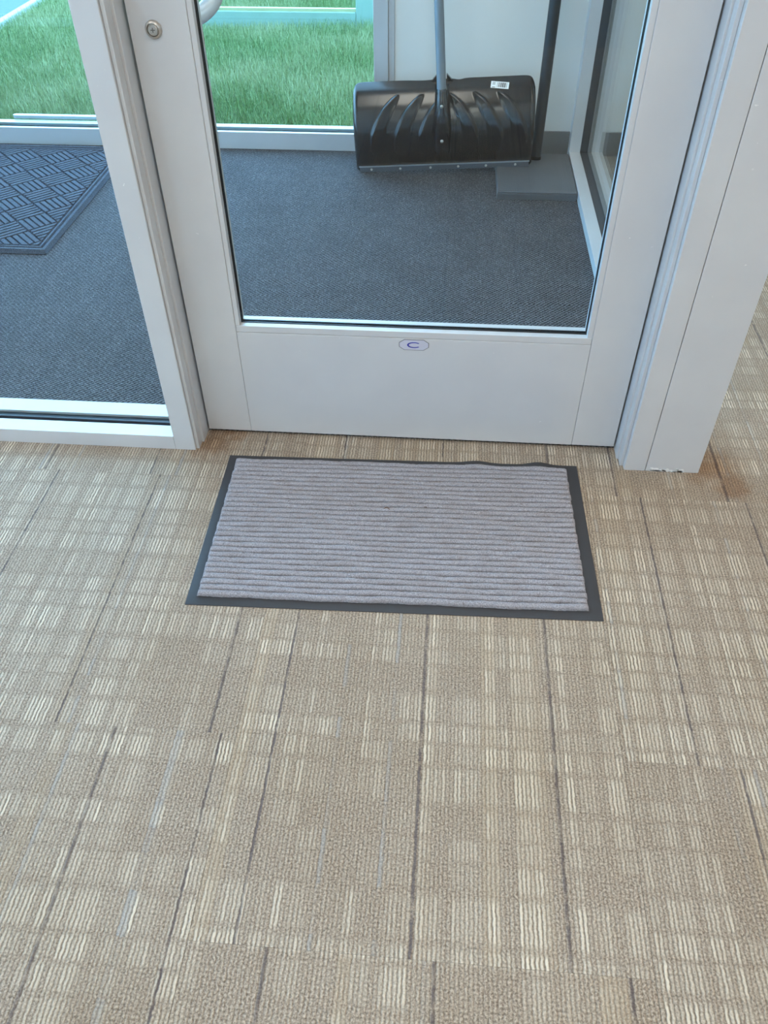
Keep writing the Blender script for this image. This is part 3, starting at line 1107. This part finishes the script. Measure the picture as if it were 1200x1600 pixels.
bm = bmesh.new()
BS = 0.098
NRI = 5
c45 = math.sqrt(0.5)
for bi in range(-12, 24):
    for bj in range(-18, 18):
        alt = (bi + bj) % 2
        for k in range(NRI):
            s0, s1 = (k + 0.14) / NRI * BS, (k + 0.86) / NRI * BS
            if alt:
                quad = [(0.002, s0), (BS - 0.002, s0), (BS - 0.002, s1), (0.002, s1)]
            else:
                quad = [(s0, 0.002), (s1, 0.002), (s1, BS - 0.002), (s0, BS - 0.002)]
            poly = []
            for (a, b) in quad:
                a += bi * BS
                b += bj * BS
                poly.append(((a - b) * c45, (a + b) * c45))
            cl = clip_poly(poly, 0.041, WW - 0.041, 0.041, WD - 0.041)
            if len(cl) < 3:
                continue
            cx = sum(p[0] for p in cl) / len(cl)
            cy = sum(p[1] for p in cl) / len(cl)
            lo = [bm.verts.new((p[0], p[1], 0.0042)) for p in cl]
            hi = [bm.verts.new((p[0] + (cx - p[0]) * 0.06, p[1] + (cy - p[1]) * 0.06, 0.0125)) for p in cl]
            try:
                bm.faces.new(hi)
                for e in range(len(cl)):
                    bm.faces.new((lo[e], lo[(e + 1) % len(cl)], hi[(e + 1) % len(cl)], hi[e]))
            except ValueError:
                pass
bmesh.ops.recalc_face_normals(bm, faces=list(bm.faces))
o = from_bm('weave_ridges', bm, 'waterhog', wm)
o['kind'] = 'stuff'

# ------------------------------------------------------------------ low grey pad in the corner
pad = empty('floor_pad', (0.817, 1.52, 0), 'low smooth dark grey pad on the vestibule floor under the shovel corner', 'pad')
box('pad_body', 0.684, 0.9550, 1.338, 1.700, 0.0003, 0.022, 'pad', pad, 0.002)
box('pad_top', 0.686, 0.9545, 1.340, 1.699, 0.0222, 0.0280, 'pad', pad, 0.002)

# ------------------------------------------------------------------ snow shovel
sh = empty('snow_shovel', (0.178, 1.557, 0.0012), 'black plastic snow shovel with grey handle leaning against the white wall', 'snow shovel')
SW = 0.635
TILT = 0.047
sh.rotation_euler = (0, -TILT, 0.030)
PROF = [(0.0, 0.0), (-0.010, 0.030), (-0.020, 0.062), (-0.028, 0.10), (-0.029, 0.135), (-0.022, 0.17), (-0.006, 0.205), (0.018, 0.235), (0.046, 0.258), (0.080, 0.276)]
pl = [0.0]
for a, b in zip(PROF[:-1], PROF[1:]):
    pl.append(pl[-1] + math.hypot(b[0] - a[0], b[1] - a[1]))
LP = pl[-1]


def catmull(t_):
    """point on the blade's cross-section at arc length t_"""
    t_ = min(max(t_, 0.0), LP)
    k = max(i for i in range(len(pl)) if pl[i] <= t_ + 1e-9)
    k = min(k, len(pl) - 2)
    f = (t_ - pl[k]) / (pl[k + 1] - pl[k])
    P0, P1, P2, P3 = PROF[max(k - 1, 0)], PROF[k], PROF[k + 1], PROF[min(k + 2, len(PROF) - 1)]
    return tuple(0.5 * (2 * P1[c] + (P2[c] - P0[c]) * f + (2 * P0[c] - 5 * P1[c] + 4 * P2[c] - P3[c]) * f * f + (3 * P1[c] - P0[c] - 3 * P2[c] + P3[c]) * f ** 3) for c in (0, 1))


def prof_normal(t_):
    a, b = catmull(t_ - 0.004), catmull(t_ + 0.004)
    ty, tz = b[0] - a[0], b[1] - a[1]
    l = math.hypot(ty, tz)
    return (-tz / l, ty / l)      # towards the viewer (-y)


RIBS = []
for c in (0.105, 0.190, 0.275):
    RIBS.append((c, -1))
for c in (0.392, 0.478, 0.562):
    RIBS.append((c, 1))


def rib_h(s, t_):
    """raised leaf-shaped stiffening ribs fanning out from the handle"""
    h = 0.0
    for (c, sg) in RIBS:
        v = (t_ - 0.165) / 0.098
        if abs(v) >= 1:
            continue
        # ribs lean away from the socket towards the bottom edge
        cx = c + sg * (-(v) * 0.045 + 0.018 * (1 - v * v) - 0.01)
        half = 0.019 * (1 - v * v) ** 0.6 + 0.002
        d = (s - cx) * sg / half
        if abs(d) < 1.25:
            a = min(max((1.25 - abs(d)) / 0.42, 0.0), 1.0)
            a = a * a * (3 - 2 * a)
            tilt_ = 0.55 + 0.45 * d / 1.25
            h = max(h, 0.0125 * a * (1 - v * v) ** 0.35 * tilt_)
    return h


bm = bmesh.new()
NS, NT_ = 190, 96
gv = {}
for i_ in range(NS + 1):
    s = SW * i_ / NS
    se = min(s, SW - s)
    for j_ in range(NT_ + 1):
        tfull = LP * j_ / NT_
        # rounded top corners, a dip in the top edge at the socket
        topcut = 0.0
        rc = 0.040
        if se < rc:
            topcut = rc - math.sqrt(max(rc * rc - (rc - se) ** 2, 0.0))
        topcut += 0.014 * math.exp(-((s - SW / 2 - 0.055) / 0.02) ** 2) * 0.6 + 0.006 * math.exp(-((s - SW / 2 + 0.07) / 0.05) ** 2)
        t_ = tfull * (LP - topcut) / LP
        y, z = catmull(t_)
        ny, nz = prof_normal(t_)
        h = rib_h(s, t_)
        # side rims bend back
        rim = max(0.0, 1 - se / 0.016)
        h -= 0.016 * rim * rim
        gv[i_, j_] = bm.verts.new((s, y + ny * h, z + nz * h))
for i_ in range(NS):
    for j_ in range(NT_):
        bm.faces.new((gv[i_, j_], gv[i_ + 1, j_], gv[i_ + 1, j_ + 1], gv[i_, j_ + 1]))
blade = from_bm('blade', bm, 'black_plastic', sh, True)
sol = blade.modifiers.new('thick', 'SOLIDIFY')
sol.thickness = 0.004
sol.offset = -1.0
blade['label'] = 'glossy black ribbed plastic blade'
# metal wear strip with rivets along the bottom edge
bm = bmesh.new()
add_box(bm, 0.012, SW - 0.012, -0.0125, -0.0095, 0.0002, 0.0170)
wear = from_bm('wear_strip', bm, 'wear_dark', sh)
bm = bmesh.new()
add_box(bm, 0.010, SW - 0.010, -0.0135, -0.0060, 0.0171, 0.0200)
from_bm('strip_edge', bm, 'wear', wear)
wear['label'] = 'riveted metal wear strip'
for s in (0.055, 0.16, 0.27, 0.37, 0.47, 0.575):
    bm = bmesh.new()
    lathe(bm, [(0.0045, 0.0), (0.004, 0.0015), (0.0022, 0.0026)], 12)
    o = smooth_by_angle(from_bm('rivet', bm, 'steel', wear), 50)
    o.location = (s, -0.0125, 0.0085)
# lip of the blade in front of the strip
# socket that takes the handle
HC = SW / 2 - 0.004
bm = bmesh.new()
secs = [  # arc length, half width, depth
    (0.060, 0.020, 0.006), (0.075, 0.024, 0.012), (0.120, 0.026, 0.020), (0.150, 0.028, 0.028), (0.195, 0.026, 0.036), (0.225, 0.024, 0.046), (0.262, 0.022, 0.060), (0.300, 0.0225, 0.084)]
rings = []
for (t_, hw, dep) in secs:
    y, z = catmull(min(t_, LP))
    z += max(0.0, t_ - LP)
    ny, nz = (-1.0, 0.05)
    ring = []
    for (a, b) in ((-1.15, -0.1), (-1.0, 0.55), (-0.72, 0.9), (-0.3, 1.0), (0.3, 1.0), (0.72, 0.9), (1.0, 0.55), (1.15, -0.1)):
        ring.append(bm.verts.new((HC + a * hw, y + ny * dep * b, z + nz * dep * b)))
    rings.append(ring)
for k in range(len(rings) - 1):
    for s in range(7):
        bm.faces.new((rings[k][s], rings[k][s + 1], rings[k + 1][s + 1], rings[k + 1][s]))
    bm.faces.new((rings[k][7], rings[k][0], rings[k + 1][0], rings[k + 1][7]))
bm.faces.new(rings[0][::-1])
bm.faces.new(rings[-1])
bmesh.ops.recalc_face_normals(bm, faces=list(bm.faces))
sock = smooth_by_angle(from_bm('handle_socket', bm, 'black_plastic', sh), 40)
sock['label'] = 'black plastic handle socket'
# webs either side of the socket's mouth
for sg in (-1, 1):
    bm = bmesh.new()
    y1, z1 = catmull(LP)
    pts = [(0.016, -0.006), (0.050, -0.018), (0.016, 0.018)]
    a = [bm.verts.new((HC + sg * p[0], y1 - 0.012, z1 + p[1])) for p in pts]
    b = [bm.verts.new((HC + sg * p[0], y1 + 0.004, z1 + p[1])) for p in pts]
    bm.faces.new(a)
    bm.faces.new(b[::-1])
    for k in range(3):
        bm.faces.new((a[k], a[(k + 1) % 3], b[(k + 1) % 3], b[k]))
    bmesh.ops.recalc_face_normals(bm, faces=list(bm.faces))
    from_bm('web', bm, 'black_plastic', sock)
for (t_, dep) in ((0.236, 0.052), (0.115, 0.020)):
    y, z = catmull(t_)
    bm = lathe(bmesh.new(), [(0.0055, -0.002), (0.0055, 0.002), (0.0035, 0.0035)], 14)
    o = smooth_by_angle(from_bm('screw', bm, 'steel', sock), 50)
    o.location = (HC - 0.002, y - dep - 0.001, z)
# aluminium handle up to a D grip
h0 = Vector((HC - 0.001, -0.006, 0.232))
h1 = Vector((HC - 0.030, 0.165, 1.190))
bm = bmesh.new()
add_tube(bm, [h0.lerp(h1, k / 12) for k in range(13)], 0.0158, 24)
hd = smooth_by_angle(from_bm('handle', bm, 'alu', sh), 50)
hd['label'] = 'grey metal tube handle'
bm = bmesh.new()
gp = []
for a in np.linspace(0, 2 * math.pi, 28):
    gp.append(h1 + Vector((0.060 * math.sin(a), 0.0, 0.055 - 0.055 * math.cos(a))))
add_tube(bm, gp, 0.011, 14)
smooth_by_angle(from_bm('grip', bm, 'black_plastic', sh), 50)
# price sticker with barcode
t_ = LP - 0.040
y, z = catmull(t_)
ny, nz = prof_normal(t_)
bm = bmesh.new()
add_box(bm, -0.031, 0.031, -0.0135, 0.0135, 0.0, 0.0006)
st_ = from_bm('price_sticker', bm, 'barcode', sh)
zax = Vector((0, ny, nz))
xax = Vector((math.cos(-0.13), 0, 0))
xax = (Vector((1, 0, 0)) * math.cos(-0.14) + zax.cross(Vector((1, 0, 0))) * math.sin(-0.14)).normalized()
yax = zax.cross(xax)
mm = Matrix((xax, yax, zax)).transposed().to_4x4()
mm.translation = Vector((0.512, y + ny * 0.0008, z + nz * 0.0008))
st_.matrix_local = mm
st_['label'] = 'white barcode price sticker'

# ------------------------------------------------------------------ black pole beside the shovel
p0, p1 = Vector((0.8290, 1.640, 0.029)), Vector((0.8450, 1.742, 0.90))
bp_ = empty('tool_pole', p0, 'thick black tool pole standing beside the shovel against the wall', 'pole')
bm = bmesh.new()
dirv = p1 - p0
add_tube(bm, [dirv * (k / 10) for k in range(11)], 0.0195, 24)
smooth_by_angle(from_bm('shaft', bm, 'black_matte', bp_), 50)
bm = bmesh.new()
add_tube(bm, [Vector((0, 0, 0)) + dirv * 0.0, dirv * 0.012], 0.0203, 24)
smooth_by_angle(from_bm('end_cap', bm, 'black_plastic', bp_), 50)

# ------------------------------------------------------------------ ceiling lights (out of frame, they light the room)
LIGHTS = [(-1.6, -1.6), (0.6, -1.6), (2.8, -1.6), (-1.6, -3.6), (0.6, -3.6), (2.8, -3.6), (2.8, 0.5), (0.25, 0.75)]
NAMES = ['ceiling light panel over the lobby by the side windows', 'ceiling light panel straight above the lobby in front of the door',
         'ceiling light panel over the right part of the lobby', 'ceiling light panel by the rear and side windows',
         'ceiling light panel in the middle of the rear lobby', 'ceiling light panel at the rear on the right', 'ceiling light panel in the bay beside the vestibule', 'ceiling light panel inside the vestibule']
for (lx, ly), nm in zip(LIGHTS, NAMES):
    r = empty('ceiling_light', (lx, ly, H - 0.03), nm, 'ceiling light', 'ceiling light panels')
    k = 0.5 if (lx, ly) == (9, 9) else 1.0
    box('light_frame', lx - 0.32 * k, lx + 0.32 * k, ly - 0.62 * k, ly + 0.62 * k, H - 0.022, H - 0.001, 'frame', r, 0.002)
    box('diffuser', lx - 0.29 * k, lx + 0.29 * k, ly - 0.59 * k, ly + 0.59 * k, H - 0.026, H - 0.0222, 'lamp', r)
